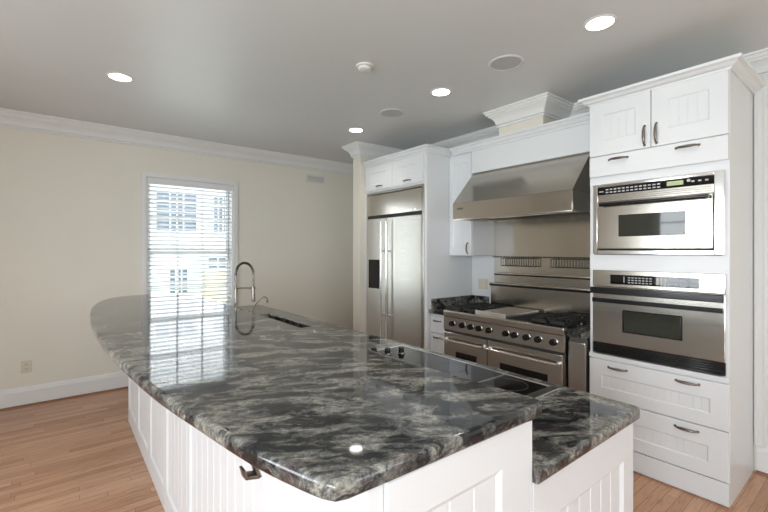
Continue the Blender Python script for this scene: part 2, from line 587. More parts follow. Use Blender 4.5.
# ------------------------------------------------------------------ blind
bl = thing('window_blind', 'white slatted blind lowered over the window behind the bar', 'blind', (1.265, YW + .03, .66))
MB().box(.778, 1.756, YW - .012, YW + .058, 2.305, 2.380, .004).obj('head_rail', 'slat', bl)
sl = MB(); z = 2.28
while z > .70:
    t = bmesh.new(); bmesh.ops.create_cube(t, size=1)
    sl_m = Matrix.Translation((1.265, YW + .035, z)) @ Matrix.Rotation(RX(-24), 4, 'X') @ Matrix.Diagonal((.945, .046, .003, 1))
    sl.merge(t, sl_m); z -= .0485
slo = sl.obj('slats', 'slat', bl, smooth=False)
MB().box(.796, 1.738, YW + .015, YW + .055, .665, .69, .004).obj('bottom_rail', 'slat', bl)
for x in (.86, 1.265, 1.67):
    MB().tube([(x, YW + .012, 2.31), (x, YW + .012, .68)], .0012, 6).obj('ladder_cord', 'slat', bl)
wd = MB().tube([(1.70, YW - .006, 2.30), (1.70, YW - .008, 1.45)], .003, 8)
wd.cyl((1.70, YW - .008, 1.42), (0, 0, 1), .006, .04, 10); wd.obj('pull_cord', 'nickel', bl)

# ------------------------------------------------------------------ helpers for appliances


def knob(name, c, axis, parent, r=.021, m='black'):
    ax = Vector(axis)
    mb = MB().cyl(c, axis, r * 1.0, .012, 24, bev=.002).cyl(Vector(c) + ax * .012, axis, r * .88, .018, 24, r * .78, bev=.003)
    return mb.obj(name, m, parent)


def bar_handle(parent, p0, p1, out, r=.010, stand=.05, m='bright', name='handle', ends=.04):
    p0, p1, out = Vector(p0), Vector(p1), Vector(out)
    d = (p1 - p0).normalized()
    mb = MB().tube([p0 + out * stand, p1 + out * stand], r, 16)
    for q in (p0 + d * ends, p1 - d * ends):
        mb.cyl(q, out, r * 1.0, stand, 12)
        mb.cyl(q, out, r * 1.6, .008, 16)
    return mb.obj(name, m, parent)


# ------------------------------------------------------------------ refrigerator wall
XF = 3.04
fr = thing('refrigerator', 'large built-in stainless steel side-by-side refrigerator with black dispenser', 'refrigerator', (3.4, 3.65, 0))
Y0, Y1 = 3.135, 4.18
MB().box(XF + .025, 3.74, Y0 + .02, Y1 - .02, 0, 2.22).obj('body', 'dsteel', fr)
MB().box(XF + .002, XF + .024, Y0, Y0 + .03, .10, 2.25, .002).box(XF + .002, XF + .024, Y1 - .03, Y1, .10, 2.25, .002).box(XF + .002, XF + .024, Y0 + .03, Y1 - .03, 2.228, 2.25, .002).obj('trim_frame', 'steelv', fr)
MB().box(XF - .005, XF + .02, Y0 + .032, Y1 - .032, 1.965, 2.215, .003).obj('top_grille', 'steel', fr)
MB().box(XF + .008, XF + .022, Y0 + .032, Y1 - .032, 1.925, 1.965).obj('gap_strip', 'dark', fr)
bdg = MB().box(XF - .008, XF - .004, 3.245, 3.285, 1.985, 2.005, .001).obj('badge', 'bright', fr)
SP = 3.765
dl = MB().box(XF - .012, XF + .02, SP + .004, Y1 - .032, .13, 1.925, .005).obj('freezer_door', 'steelf', fr)
dr = MB().box(XF - .012, XF + .02, Y0 + .032, SP - .004, .13, 1.925, .005).obj('refrigerator_door', 'steelf', fr)
for d_, yy in ((dl, SP + .04), (dr, SP - .06)):
    bar_handle(d_, (XF - .012, yy, .42), (XF - .012, yy, 1.88), (-1, 0, 0), .011, .05, ends=.35)
dp = MB().box(XF - .016, XF - .010, 3.895, 4.115, 1.07, 1.425, .003).obj('water_dispenser', 'blackgl', dl)
MB().box(XF + .03, XF + .06, Y0 + .03, Y1 - .03, 0, .12).obj('kick_grille', 'dark', fr)

fc = thing('refrigerator_cabinet', 'tall white cabinet surround with two small doors above the refrigerator', 'cabinet', (3.4, 3.65, 0))
MB().box(XF, XW - .004, 3.09, 3.13, 0, 2.60, .002).obj('side_panel', 'cab', fc)
MB().box(XF, XW - .004, 4.182, 4.203, 0, 2.60, .002).obj('side_panel', 'cab', fc)
MB().box(XF, XW - .004, 3.13, 4.182, 2.252, 2.60, .002).obj('box', 'cab', fc)
P = faceX(XF)
for a, b, u in ((3.135, 3.645, 3.385), (3.652, 4.178, 3.89)):
    d_ = panel_mb(P, a, b, 2.275, 2.555, .02, (.11, .11, .07, .07), .05).obj('door', 'cab', fc)
    pull(P, u, 2.315, False, d_)
cc = [(0, 2.575), (.012, 2.575), (.015, 2.59), (.03, 2.60), (.042, 2.622), (.058, 2.63), (.06, 2.645), (0, 2.645)]
MB().sweep([(XF, 4.20), (XF, 3.09), (XW - .38, 3.09)], cc).box(XF + .001, XW - .01, 3.095, 4.20, 2.601, 2.62).obj('crown_molding', 'cab', fc)

# ------------------------------------------------------------------ wall cabinet and soffit panel
XU = 3.40
wc = thing('upper_cabinet', 'narrow white beaded wall cabinet hanging left of the range hood', 'cabinet', (3.6, 2.93, 1.48))
MB().box(XU, XW - .004, 2.775, 3.088, 1.48, 2.60, .002).obj('box', 'cab', wc)
P = faceX(XU)
d_ = panel_mb(P, 2.778, 3.085, 1.485, 2.56, .02, (.055, .055, .08, .08), .05).obj('door', 'cab', wc)
pull(P, 2.825, 1.56, True, d_)
MB().sweep([(XU - .02, 3.088 - .062), (XU - .02, 2.776)], cc).obj('crown_molding', 'cab', wc)
sp = thing('soffit_panel', 'long white panel with crown molding above the range hood', 'panel', (3.55, 2.1, 2.34))
MB().box(XU - .018, XU + .01, 1.436, 2.772, 2.345, 2.60, .002).obj('panel', 'cab', sp)
MB().sweep([(XU - .02, 2.774), (XU - .02, 1.436)], cc).obj('crown_molding', 'cab', sp)

# ------------------------------------------------------------------ hood
hd = thing('range_hood', 'wide sloping stainless steel range hood above the range', 'range hood', (3.43, 2.16, 1.84))
ya, yb, xf = 1.55, 2.768, 3.085
pr = [(xf, 2.005), (3.40, 2.343), (XW - .02, 2.343), (XW - .02, 2.005)]
MB().prism([(x, ya, z) for x, z in pr], (0, yb - ya, 0), .003).obj('canopy', 'steel', hd)
lip = MB()
lip.box(xf, xf + .02, ya, yb, 1.845, 2.004, .002).box(xf + .02, XW - .02, ya, ya + .015, 1.845, 2.004).box(xf + .02, XW - .02, yb - .015, yb, 1.845, 2.004)
lip.box(xf, xf + .035, ya, yb, 1.838, 1.848, .002)
lip.obj('lip', 'steel', hd)
ft = MB().box(xf + .03, XW - .03, ya + .02, yb - .02, 1.90, 1.91)
for i in range(46):
    y = ya + .04 + i * (yb - ya - .08) / 45
    ft.box(xf + .06, XW - .06, y, y + .008, 1.885, 1.90)
ft.obj('baffle_filter', 'dsteel', hd)
bg_ = MB().box(xf - .003, xf, yb - .13, yb - .055, 1.935, 1.955, .001).obj('badge', 'dsteel', hd)
for i in range(3): MB().cyl((xf + .16, ya + .25 + i * .36, 1.875), (0, 0, 1), .03, .02, 20).obj('hood_lamp', 'plastic', hd)
# support posts under hood and back to the wall
bs = tag(MB().box(XW - .012, XW - .001, 1.436, 2.77, 1.0, 1.90).obj('backsplash_panel', 'steel'),
         'brushed stainless steel backsplash sheet between the hood and the range', 'backsplash')

rl = MB().tube([(XW - .035, 1.44, 1.466), (XW - .035, 2.775, 1.466)], .006, 10)
for y in (1.6, 2.15, 2.7): rl.cyl((XW - .012, y, 1.466), (-1, 0, 0), .005, .023, 10)
tag(rl.obj('utensil_rail', 'nickel'), 'thin metal rail across the stainless backsplash behind the range', 'rail')


def rack(y0, y1, label):
    mb = MB(); x = XW - .052
    for z in (1.452, 1.372): mb.tube([(x, y0, z), (x, y1, z)], .004, 8)
    n = 15
    for i in range(n + 1):
        y = y0 + (y1 - y0) * i / n
        mb.tube([(x - .006, y, 1.455), (x - .006, y, 1.37)], .0028 if 0 < i < n else .004, 6)
    for y in (y0 + .03, y1 - .03):
        mb.tube([(x, y, 1.452), (x + .006, y, 1.474), (XW - .035, y, 1.4735)], .003, 6)
    return tag(mb.obj('wire_rack', 'iron'), label, 'rack', 'wire racks on the rail behind the range')


rack(2.24, 2.65, 'dark wire rack hanging on the left half of the rail behind the range')
rack(1.66, 2.08, 'dark wire rack hanging on the rail beside the oven cabinet')

# ------------------------------------------------------------------ range
XR = 3.02
rg = thing('kitchen_range', 'wide stainless steel double-oven gas range with ten black knobs', 'range', (3.4, 2.21, 0))
ra, rb = 1.585, 2.84
MB().box(XR + .03, 3.70, ra, rb, .12, .885).obj('body', 'dsteel', rg)
MB().box(XR + .035, 3.69, ra + .001, rb - .001, .885, .915, .003).obj('cooking_surface', 'steel', rg)
bn = MB().box(XR + .002, XR + .05, ra, rb, .875, .937, .012, 4).obj('front_ledge', 'steel', rg)
pts = [(XR + .012, .872), (XR + .045, .872), (XR + .045, .748), (XR + .004, .748)]
cp = MB().prism([(x, ra, z) for x, z in pts], (0, rb - ra, 0), .003).obj('control_panel', 'steel', rg)
ky = [2.721, 2.593, 2.491, 2.394, 2.285, 2.106, 2.02, 1.906, 1.80, 1.67]
for y in ky:
    MB().cyl((XR + .012, y, .815), (-1, 0, 0), .034, .008, 28, bev=.002).obj('bezel', 'bright', cp)
for y in ky:
    knob('knob', (XR + .003, y, .815), (-1, 0, 0), cp, .028)
SPY = 2.30
for nm, a, b in (('small_oven_door', SPY + .004, rb - .012), ('large_oven_door', ra + .012, SPY - .004)):
    d_ = MB().box(XR, XR + .03, a, b, .20, .725, .005).obj(nm, 'steel', rg)
    L = b - a
    if nm.startswith('small'): wa, wb = a + L * .22, b - L * .30
    else: wa, wb = a + L * .17, b - L * .19
    MB().box(XR - .003, XR + .002, wa, wb, .30, .55, .002).obj('oven_window', 'blackgl', d_)
    bar_handle(d_, (XR, a + .015, .657), (XR, b - .015, .657), (-1, 0, 0), .0125, .05, ends=.012)
MB().box(XR + .008, XR + .03, ra + .01, rb - .01, .728, .746).obj('vent_gap', 'dark', rg)
MB().box(XR + .02, XR + .05, ra + .01, rb - .01, .10, .19, .003).obj('kick_panel', 'steel', rg)
for x in (XR + .08, 3.64):
    for y in (ra + .06, rb - .06): MB().cyl((x, y, 0), (0, 0, 1), .022, .12, 16).obj('leg', 'dsteel', rg)


def grate(y0, y1, x0, x1):
    mb = MB(); z0, z1 = .956, .970
    for x in (x0, (x0 + x1) / 2 - .005, x1 - .012): mb.box(x, x + .012, y0, y1, z0 - .012, z1, .002, 1)
    for y in (y0, y1 - .012): mb.box(x0, x1, y, y + .012, z0 - .012, z1, .002, 1)
    for cx in (x0 + (x1 - x0) * .25, x0 + (x1 - x0) * .75):
        cy = (y0 + y1) / 2
        for k in range(8):
            a = k * math.pi / 4
            mb.tube([(cx + .028 * math.cos(a), cy + .028 * math.sin(a), z1), (cx + .12 * math.cos(a), cy + min(.5 * (y1 - y0), .12) * math.sin(a), z1)], .006, 6)
    for x in (x0, x1 - .012):
        for y in (y0, y1 - .012): mb.box(x, x + .012, y, y + .012, .915, z0)
    return mb.obj('burner_grate', 'iron', rg)


for a, b in ((2.665, 2.825), (2.49, 2.65), (1.755, 1.90), (1.60, 1.745)): grate(a, b, XR + .065, 3.61)
for y in (2.745, 2.57, 1.828, 1.672):
    for x in (3.21, 3.49):
        MB().lathe((x, y, .9155), [(.001, 0), (.045, 0), (.045, .008), (.03, .012), (.028, .02), (.001, .021)], 20).obj('burner', 'black', rg)
gd = MB().box(XR + .055, 3.61, 2.14, 2.475, .9155, .958, .006)
gd.box(XR + .05, XR + .068, 2.14, 2.475, .93, .972, .004)
gd.obj('griddle_cover', 'satin', rg)
gl_ = MB().box(XR + .06, 3.61, 1.915, 2.135, .9155, .925, .002)
for i in range(10):
    y = 1.922 + i * .0215
    gl_.box(XR + .07, 3.60, y, y + .009, .925, .94, .002, 1)
gl_.obj('char_grill', 'iron', rg)
MB().box(XR + .07, XR + .12, 2.30, 2.34, .958, .968, .003).obj('griddle_grip', 'dsteel', rg)
bk = MB()
bk.box(3.655, XW - .016, ra - .003, 2.735, .915, 1.175, .003)
bk.box(3.70, XW - .016, ra - .003, 2.715, 1.19, 1.282, .003)
bk.box(3.635, XW - .016, ra - .003, 2.738, 1.178, 1.190, .002).box(3.69, XW - .016, ra, 2.717, 1.284, 1.296, .002)
bko = bk.obj('backguard', 'steel', rg)
MB().box(3.632, 3.656, ra - .002, 2.735, 1.158, 1.1775).box(3.686, 3.70, ra, 2.715, 1.2715, 1.284).obj('shelf_gap', 'black', bko)

# ------------------------------------------------------------------ base cabinet left of range
bc = thing('base_cabinet', 'narrow white drawer cabinet between the refrigerator and the range', 'cabinet', (3.45, 2.97, 0))
MB().box(3.10, XW - .02, 2.846, 3.086, .10, .87, .002).box(3.16, XW - .02, 2.85, 3.08, 0, .10).obj('box', 'cab', bc)
P = faceX(3.10)
for a, b, h in ((.675, .845, .80), (.39, .668, .628), (.11, .383, .34)):
    d_ = panel_mb(P, 2.85, 3.083, a, b, .02, (.03, .03, .03, .035) if b - a > .2 else None, .04).obj('drawer', 'cab', bc)
    pull(P, 2.98, h, False, d_, L=.10)
ct = thing('granite_counter', 'small dark granite counter and backsplash between refrigerator and range', 'countertop', (3.45, 2.97, .872))
MB().box(3.06, XW - .004, 2.842, 3.088, .872, .912, .008, 3).obj('slab', 'granite', ct)
MB().box(3.10, XW - .03, 3.068, 3.088, .913, 1.018, .003).obj('side_splash', 'granite', ct)
MB().box(XW - .028, XW - .005, 2.842, 3.088, .913, 1.018, .003).obj('back_splash', 'granite', ct)
op = MB().box(XW - .008, XW - .001, 2.86, 2.995, 1.095, 1.215, .003)
opo = thing('outlet_plate', 'double ivory outlet plate above the small counter beside the range', 'outlet', (XW, 2.93, 1.155))
op.obj('plate', 'ivory', opo)
for y in (2.895, 2.96):
    MB().box(XW - .012, XW - .007, y - .016, y + .016, 1.122, 1.188, .003).obj('socket', 'ivory', opo)

struct(MB().box(XW - .0045, XW, 2.772, 3.088, .92, 1.478).obj('trim_5', 'cab'))
# narrow compactor right of range
cpr = thing('trash_compactor', 'narrow stainless steel cabinet wedged between range and oven cabinet', 'trash compactor', (3.4, 1.505, 0))
MB().box(3.09, XW - .02, 1.442, 1.575, .10, .87).box(3.14, XW - .02, 1.442, 1.575, 0, .10).obj('body', 'dsteel', cpr)
MB().box(3.068, 3.089, 1.444, 1.573, .11, .835, .003).obj('door', 'steelv', cpr)
tag(MB().box(3.065, XW - .02, 1.438, 1.580, .872, .912, .006, 3).obj('granite_strip', 'granite'), 'small strip of dark granite counter right of the range', 'countertop')

# ------------------------------------------------------------------ oven cabinet
XO = 3.12
oc = thing('oven_cabinet', 'tall white cabinet holding the microwave and the wall oven', 'cabinet', (3.45, 1.02, 0))
oa, ob = .615, 1.43
cb = MB()
cb.box(XO, XW - .004, oa, oa + .02, 0, 2.615, .001).box(XO, XW - .004, ob - .02, ob, 0, 2.615, .001)
cb.box(XO + .001, XW - .004, oa + .02, ob - .02, 2.06, 2.615).box(XO + .001, XW - .004, oa + .02, ob - .02, 1.40, 1.50)
cb.box(XO + .001, XW - .004, oa + .02, ob - .02, 0, .775).box(XW - .03, XW - .004, oa + .02, ob - .02, .775, 2.06)
cb.box(XO + .001, XO + .05, oa + .02, oa + .035, .775, 2.06).box(XO + .001, XO + .05, ob - .035, ob - .02, .775, 2.06)
cb.obj('carcass', 'cab', oc)
for z_ in ((2.018, 2.068), (1.392, 1.502)): MB().box(XO - .004, XO + .0005, oa, ob, *z_).obj('face_rail', 'cab', oc)
P = faceX(XO)
d_ = panel_mb(P, 1.025, 1.427, 2.228, 2.608, .02, (.09, .095, .105, .085), .05).obj('door', 'cab', oc); pull(P, 1.06, 2.312, True, d_, L=.13)
d_ = panel_mb(P, .618, 1.020, 2.228, 2.608, .02, (.09, .095, .105, .085), .05).obj('door', 'cab', oc); pull(P, .99, 2.314, True, d_, L=.13)
d_ = panel_mb(P, .618, 1.427, 2.076, 2.222, .02).obj('drawer', 'cab', oc); pull(P, 1.227, 2.187, False, d_, L=.12); pull(P, .82, 2.19, False, d_, L=.12)
d_ = panel_mb(P, .618, 1.427, .455, .735, .02, (.085, .085, .08, .105), .04).obj('drawer', 'cab', oc); pull(P, 1.232, .692, False, d_, L=.12); pull(P, .82, .70, False, d_, L=.12)
d_ = panel_mb(P, .618, 1.427, .150, .448, .02, (.095, .095, .085, .11), .04).obj('drawer', 'cab', oc); pull(P, .825, .406, False, d_, L=.12); pull(P, 1.232, .40, False, d_, L=.12)
MB().box(XO - .018, XO + .001, oa, ob, .745, .775).obj('face_rail', 'cab', oc)
MB().box(XO - .018, XO, oa, ob, .012, .143, .002).obj('kick_rail', 'cab', oc)
oc2 = [(0, 2.612), (.01, 2.612), (.012, 2.622), (.03, 2.63), (.043, 2.645), (.062, 2.652), (.065, 2.668), (0, 2.668)]
MB().sweep([(XU - .085, ob), (XO, ob), (XO, oa), (XW - .004, oa)], oc2).box(XO + .002, XW - .004, oa + .002, ob - .002, 2.616, 2.63).obj('crown_molding', 'cab', oc)


def add_text(txt, size, loc, parent, m='print', name='lettering', ext=.0004):
    cu = bpy.data.curves.new('t', 'FONT'); cu.body = txt; cu.size = size; cu.extrude = ext
    cu.align_x = 'CENTER'; cu.align_y = 'CENTER'
    o = bpy.data.objects.new('t', cu); COL.objects.link(o)
    dg = bpy.context.evaluated_depsgraph_get()
    me = bpy.data.meshes.new_from_object(o.evaluated_get(dg))
    bpy.data.objects.remove(o)
    # face -X, reading along -Y
    R = Matrix(((0, 0, -1), (-1, 0, 0), (0, 1, 0))).to_4x4()
    me.transform(R); me.transform(Matrix.Translation(Vector(loc) - world_loc(parent)))
    me.materials.clear(); me.materials.append(M[m])
    n = bpy.data.objects.new(name, me); COL.objects.link(n); n.parent = parent
    return n


# microwave
mw = thing('microwave_oven', 'built-in stainless microwave with a trim frame, upper of the two ovens', 'microwave', (3.4, 1.015, 1.504))
ma, mbb, m0, m1 = .632, 1.399, 1.505, 2.016
X1 = XO - .02
MB().box(XO + .002, 3.6, .66, 1.37, 1.54, 2.0).obj('body', 'dsteel', mw)
f_ = MB().box(X1 - .012, XO, ma, ma + .052, m0, m1, .006, 3).box(X1 - .004, XO, mbb - .032, mbb, m0, m1, .004)
f_.box(X1 - .004, XO, ma + .052, mbb - .032, m1 - .022, m1, .003).box(X1 - .004, XO, ma + .052, mbb - .032, m0, m0 + .030, .004)
f_.obj('trim_frame', 'bright', mw)
cpn = MB().box(X1, XO, ma + .052, mbb - .032, 1.885, m1 - .022, .002).obj('control_panel', 'steel', mw)
MB().box(X1 - .003, X1 + .001, .683, 1.366, 1.938, 1.992, .001).obj('display_strip', 'blackgl', cpn)
MB().box(X1 - .004, X1 - .002, .84, .93, 1.953, 1.981).obj('display', 'display', cpn)
keys = MB()
for i in range(13):
    for j in range(2):
        y = 1.30 - i * .027; z = 1.953 + j * .02
        keys.box(X1 - .0038, X1 - .0028, y - .009, y + .009, z - .004, z + .005)
keys.obj('keypad', 'print', cpn)
for i in range(3): MB().box(X1 - .0038, X1 - .0028, .79 - i * .035 - .008, .79 - i * .035 + .008, 1.962, 1.972).obj('button', 'print', cpn)
MB().cyl((X1 - .0028, .812, 1.975), (-1, 0, 0), .010, .0012, 16).obj('round_button', 'print', cpn)
MB().box(X1 - .0038, X1 - .0028, 1.325, 1.355, 1.958, 1.966).obj('printed_mark', 'print', cpn)
vs = MB()
for i in range(60):
    for j in range(3): vs.box(X1 - .001, X1 + .0005, .70 + i * .0108, .706 + i * .0108, 1.897 + j * .0125, 1.903 + j * .0125)
vs.obj('vent_slots', 'dsteel', cpn)
dm = MB().box(X1 - .012, XO, .688, 1.362, 1.545, 1.882, .004).obj('door', 'steel', mw)
MB().box(X1 - .014, X1 - .011, .827, 1.22, 1.632, 1.784, .002).obj('window', 'smoke', dm)
hb = MB().tube([(X1 - .045, .70, 1.862), (X1 - .045, 1.335, 1.862)], .0125, 16)
for y in (.715, 1.32): hb.cyl((X1 - .012, y, 1.862), (-1, 0, 0), .011, .033, 12)
hb.obj('handle', 'black', dm)
MB().box(X1 + .002, XO, .688, 1.362, 1.536, 1.544).obj('gap', 'dark', mw)

# wall oven
wo = thing('wall_oven', 'built-in stainless wall oven with black handle bars, below the microwave', 'oven', (3.4, 1.015, .778))
MB().box(XO + .002, 3.6, .66, 1.37, .80, 1.38).obj('body', 'dsteel', wo)
cpn = MB().box(X1, XO, .632, 1.403, 1.272, 1.391, .003).obj('control_panel', 'steel', wo)
MB().box(X1 - .003, X1 + .001, .759, 1.279, 1.294, 1.361, .001).obj('display_strip', 'blackgl', cpn)
kk = MB()
for i in range(7):
    for j in range(3): kk.box(X1 - .004, X1 - .0028, 1.155 - i * .022 - .007, 1.155 - i * .022 + .007, 1.306 + j * .017, 1.313 + j * .017)
kk.obj('keypad', 'print', cpn)
MB().box(X1 - .004, X1 - .0028, 1.185, 1.19, 1.308, 1.35).obj('printed_mark', 'print', cpn)
for i in range(3): MB().box(X1 - .004, X1 - .0028, .93 + i * .022, .945 + i * .022, 1.304, 1.352).obj('button', 'print', cpn)
MB().tube([(X1 - .0035, .843 + .026 * math.cos(a * math.pi / 12), 1.328 + .026 * math.sin(a * math.pi / 12)) for a in range(25)], .002, 6).obj('dial_ring', 'print', cpn)
MB().box(X1 - .045, X1 - .012, .632, 1.403, 1.222, 1.268, .006, 3).box(X1 - .013, X1 + .001, .66, .69, 1.225, 1.262).box(X1 - .013, X1 + .001, 1.345, 1.375, 1.225, 1.262).obj('handle', 'black', wo)
do = MB().box(X1, XO, .632, 1.403, .862, 1.271, .004).obj('door', 'steel', wo)
MB().box(X1 - .012, X1 + .001, .64, 1.403, 1.156, 1.187, .003).obj('black_band', 'black', do)
MB().box(X1 - .003, X1 + .001, .855, 1.19, .966, 1.105, .002).obj('window', 'smoke', do)
MB().box(X1 - .0015, X1 + .0005, .845, 1.20, .956, 1.115, .001).obj('window_rim', 'black', do)
vv = MB().box(X1 + .006, XO, .632, 1.403, .782, .860)
for i in range(5): vv.box(X1 - .006, X1 + .008, .632, 1.403, .786 + i * .0152, .794 + i * .0152, .002, 1)
vv.obj('vent_grille', 'black', wo)

# ------------------------------------------------------------------ island
bcab = thing('bar_cabinet', 'long white beaded bar cabinet under the raised granite top', 'cabinet', (.78, 2.5, 0))
MB().box(.50, 1.049, .665, 4.30, 0, 1.057).obj('carcass', 'cab', bcab)
P = faceX(.50)
ys_ = [.705, 2.14, 2.68, 3.22, 3.76, 4.30]
for a, b in zip(ys_, ys_[1:]):
    panel_mb(P, a + .002, b - .002, .0, 1.056, .02, (.05, .05, .13, .002), .088, depth=.009, cham=.012, g=.006, gd=.005).obj('beaded_panel', 'cab', bcab)
MB().box(.478, .52, .655, .705, 0, 1.057, .004).obj('corner_post', 'cab', bcab)
P = faceY(.665)
panel_mb(P, .522, 1.046, 0, 1.056, .02, (.09, .135, .13, .10), .09, depth=.010, cham=.016, g=.004, gd=.004).obj('end_panel', 'cab', bcab)
MB().box(1.046, 1.053, .645, .668, 0, 1.057, .001).obj('edge_strip', 'cab', bcab)

left = [(.384, .672), (.362, .735), (.324, .877), (.282, 1.115), (.225, 1.49), (.169, 2.12), (.148, 2.7), (.15, 3.22), (.185, 3.8), (.265, 4.25), (.38, 4.50), (.52, 4.60), (.68, 4.62), (.88, 4.56), (1.062, 4.42)]
cur = catmull(left, 5)
outl = [(v.x, v.y) for v in cur]
rc = [(1.062, 1.25), (1.075, .95), (1.095, .66), (1.088, .636), (1.066, .622), (.425, .640), (.400, .648)]
outl = outl + rc
tag(MB().prism([(x, y, 1.058) for x, y in outl], (0, 0, .042), .012, 4).obj('bar_countertop', 'granite'),
    'curved raised slab of dark veined granite across the front', 'countertop')

ic = thing('island_cabinet', 'white beaded island cabinet under the lower granite counter', 'cabinet', (1.42, 2.5, 0))
MB().box(1.058, 1.755, .668, 4.52, .09, .868).box(1.058, 1.69, .70, 4.50, 0, .09).obj('carcass', 'cab', ic) if False else None
c_ = MB()
SX0, SX1, SY0, SY1 = 1.29, 1.615, 2.98, 3.84
c_.box(1.058, 1.755, .668, SY0 - .04, .0, .868).box(1.058, 1.755, SY1 + .04, 4.52, .0, .868).box(1.058, 1.755, SY0 - .04, SY1 + .04, 0, .64)
c_.box(1.70, 1.755, SY0 - .04, SY1 + .04, .64, .868)
c_.obj('carcass', 'cab', ic)
panel_mb(faceY(.668), 1.060, 1.775, 0, .868, .022, (.12, .09, .13, .14), .085, depth=.010, cham=.016, g=.004, gd=.004).obj('end_panel', 'cab', ic)
for i in range(6):
    a = .68 + i * .64
    d_ = panel_mb(lambda u, v, w: (1.755 + w, u, v), a, a + .63, .10, .86, .02, (.07, .07, .07, .07), .05).obj('door', 'cab', ic)
    pull(lambda u, v, w: (1.755 + w, u, v), a + .56, .76, True, d_)


def slab_hole(x0, x1, y0, y1, hx0, hx1, hy0, hy1, z0, z1):
    b = bmesh.new(); xs = [x0, hx0, hx1, x1]; ys = [y0, hy0, hy1, y1]
    V = [[b.verts.new((x, y, z0)) for y in ys] for x in xs]
    fs = []
    for i in range(3):
        for j in range(3):
            if (i, j) != (1, 1): fs.append(b.faces.new((V[i][j], V[i + 1][j], V[i + 1][j + 1], V[i][j + 1])))
    r = bmesh.ops.extrude_face_region(b, geom=fs)
    bmesh.ops.translate(b, verts=[g for g in r['geom'] if isinstance(g, bmesh.types.BMVert)], vec=(0, 0, z1 - z0))
    bmesh.ops.recalc_face_normals(b, faces=b.faces)

    def outer(v): return abs(v.co.x - x0) < 1e-5 or abs(v.co.x - x1) < 1e-5 or abs(v.co.y - y0) < 1e-5 or abs(v.co.y - y1) < 1e-5
    vert_e = [e for e in b.edges if abs(e.verts[0].co.z - e.verts[1].co.z) > .01 and abs(e.verts[0].co.x - x1) < 1e-5 and (abs(e.verts[0].co.y - y0) < 1e-5 or abs(e.verts[0].co.y - y1) < 1e-5)]
    bmesh.ops.bevel(b, geom=vert_e, offset=.035, segments=5, affect='EDGES', profile=.5)
    ed = [e for e in b.edges if len(e.link_faces) == 2 and e.calc_face_angle() > 1.2 and e.verts[0].co.x > x0 + .001 or (len(e.link_faces) == 2 and e.calc_face_angle() > 1.2 and e.verts[1].co.x > x0 + .001)]
    ed = [e for e in ed if abs(e.verts[0].co.z - e.verts[1].co.z) < 1e-5]
    bmesh.ops.bevel(b, geom=ed, offset=.010, segments=3, affect='EDGES', profile=.5)
    mb = MB(); mb.merge(b); return mb


tag(slab_hole(1.054, 1.803, .622, 4.56, SX0, SX1, SY0, SY1, .870, .914).obj('island_countertop', 'granite'),
    'lower granite counter running behind the raised bar, with sink and cooktop', 'countertop')
# sink
sk = thing('undermount_sink', 'stainless undermount sink sunk in the lower granite counter', 'sink', (1.44, 3.41, .66))
b_ = MB()
b_.box(SX0 - .02, SX1 + .02, SY0 - .02, SY1 + .02, .655, .665).box(SX0 - .02, SX0 - .008, SY0 - .02, SY1 + .02, .665, .869)
b_.box(SX1 + .008, SX1 + .02, SY0 - .02, SY1 + .02, .665, .869).box(SX0 - .008, SX1 + .008, SY0 - .02, SY0 - .008, .665, .869).box(SX0 - .008, SX1 + .008, SY1 + .008, SY1 + .02, .665, .869)
b_.obj('basin', 'dsteel', sk)
MB().lathe((1.44, 3.41, .6655), [(.001, 0), (.045, 0), (.045, .003), (.03, .001), (.001, .001)], 24).obj('drain', 'bright', sk)

# faucet
fx, fy = 1.238, 3.70
fa = thing('spring_faucet', 'tall brushed nickel spring faucet standing by the sink', 'faucet', (fx, fy, .915))
MB().lathe((fx, fy, .915), [(.03, 0), (.03, .006), (.022, .012), (.018, .05), (.015, .055), (.015, .28), (.011, .285), (.011, .30), (.001, .30)], 24).obj('body', 'nickel', fa)
arc = [(fx, fy, 1.20), (fx, fy, 1.30)]
ex = .122
for i in range(0, 13):
    a = math.pi * i / 12
    arc.append((fx + ex / 2 - ex / 2 * math.cos(a), fy - .10 * (1 - math.cos(a)) / 2, 1.325 + .098 * math.sin(a)))
arc += [(fx + ex, fy - .10, 1.25), (fx + ex, fy - .10, 1.19)]
arc = [tuple(v) for v in catmull(arc, 3)]
MB().tube(arc, .0085, 10).obj('hose', 'nickel', fa)
# coil wound around the hose
coil = []
Pn = [Vector(p) for p in arc]
tot = len(Pn)
for i in range(tot - 1):
    for k in range(12):
        t_ = k / 12; p = Pn[i].lerp(Pn[i + 1], t_); d = (Pn[i + 1] - Pn[i]).normalized()
        u = Vector((0.46, .88, 0)); u = (u - d * u.dot(d)).normalized(); v = d.cross(u)
        an = (i * 12 + k) * 2 * math.pi / 8
        coil.append(p + (u * math.cos(an) + v * math.sin(an)) * .0115)
MB().tube(coil, .0018, 4).obj('spring', 'nickel', fa)
MB().cyl((fx + ex, fy - .10, 1.20), (0, 0, -1), .013, .05, 16, .015).cyl((fx + ex, fy - .10, 1.15), (0, 0, -1), .015, .075, 16, .018, bev=.002).obj('spray_head', 'nickel', fa)
MB().tube([(fx, fy, 1.195), (fx + ex * .5, fy - .05, 1.197), (fx + ex, fy - .10, 1.197)], .0055, 8).cyl((fx + ex, fy - .10, 1.185), (0, 0, 1), .018, .022, 16).obj('support_arm', 'nickel', fa)
MB().tube([(fx, fy, .965), (fx + .05, fy - .03, .972), (fx + .11, fy - .06, .985)], [.008, .006, .005], 8).obj('lever', 'nickel', fa)

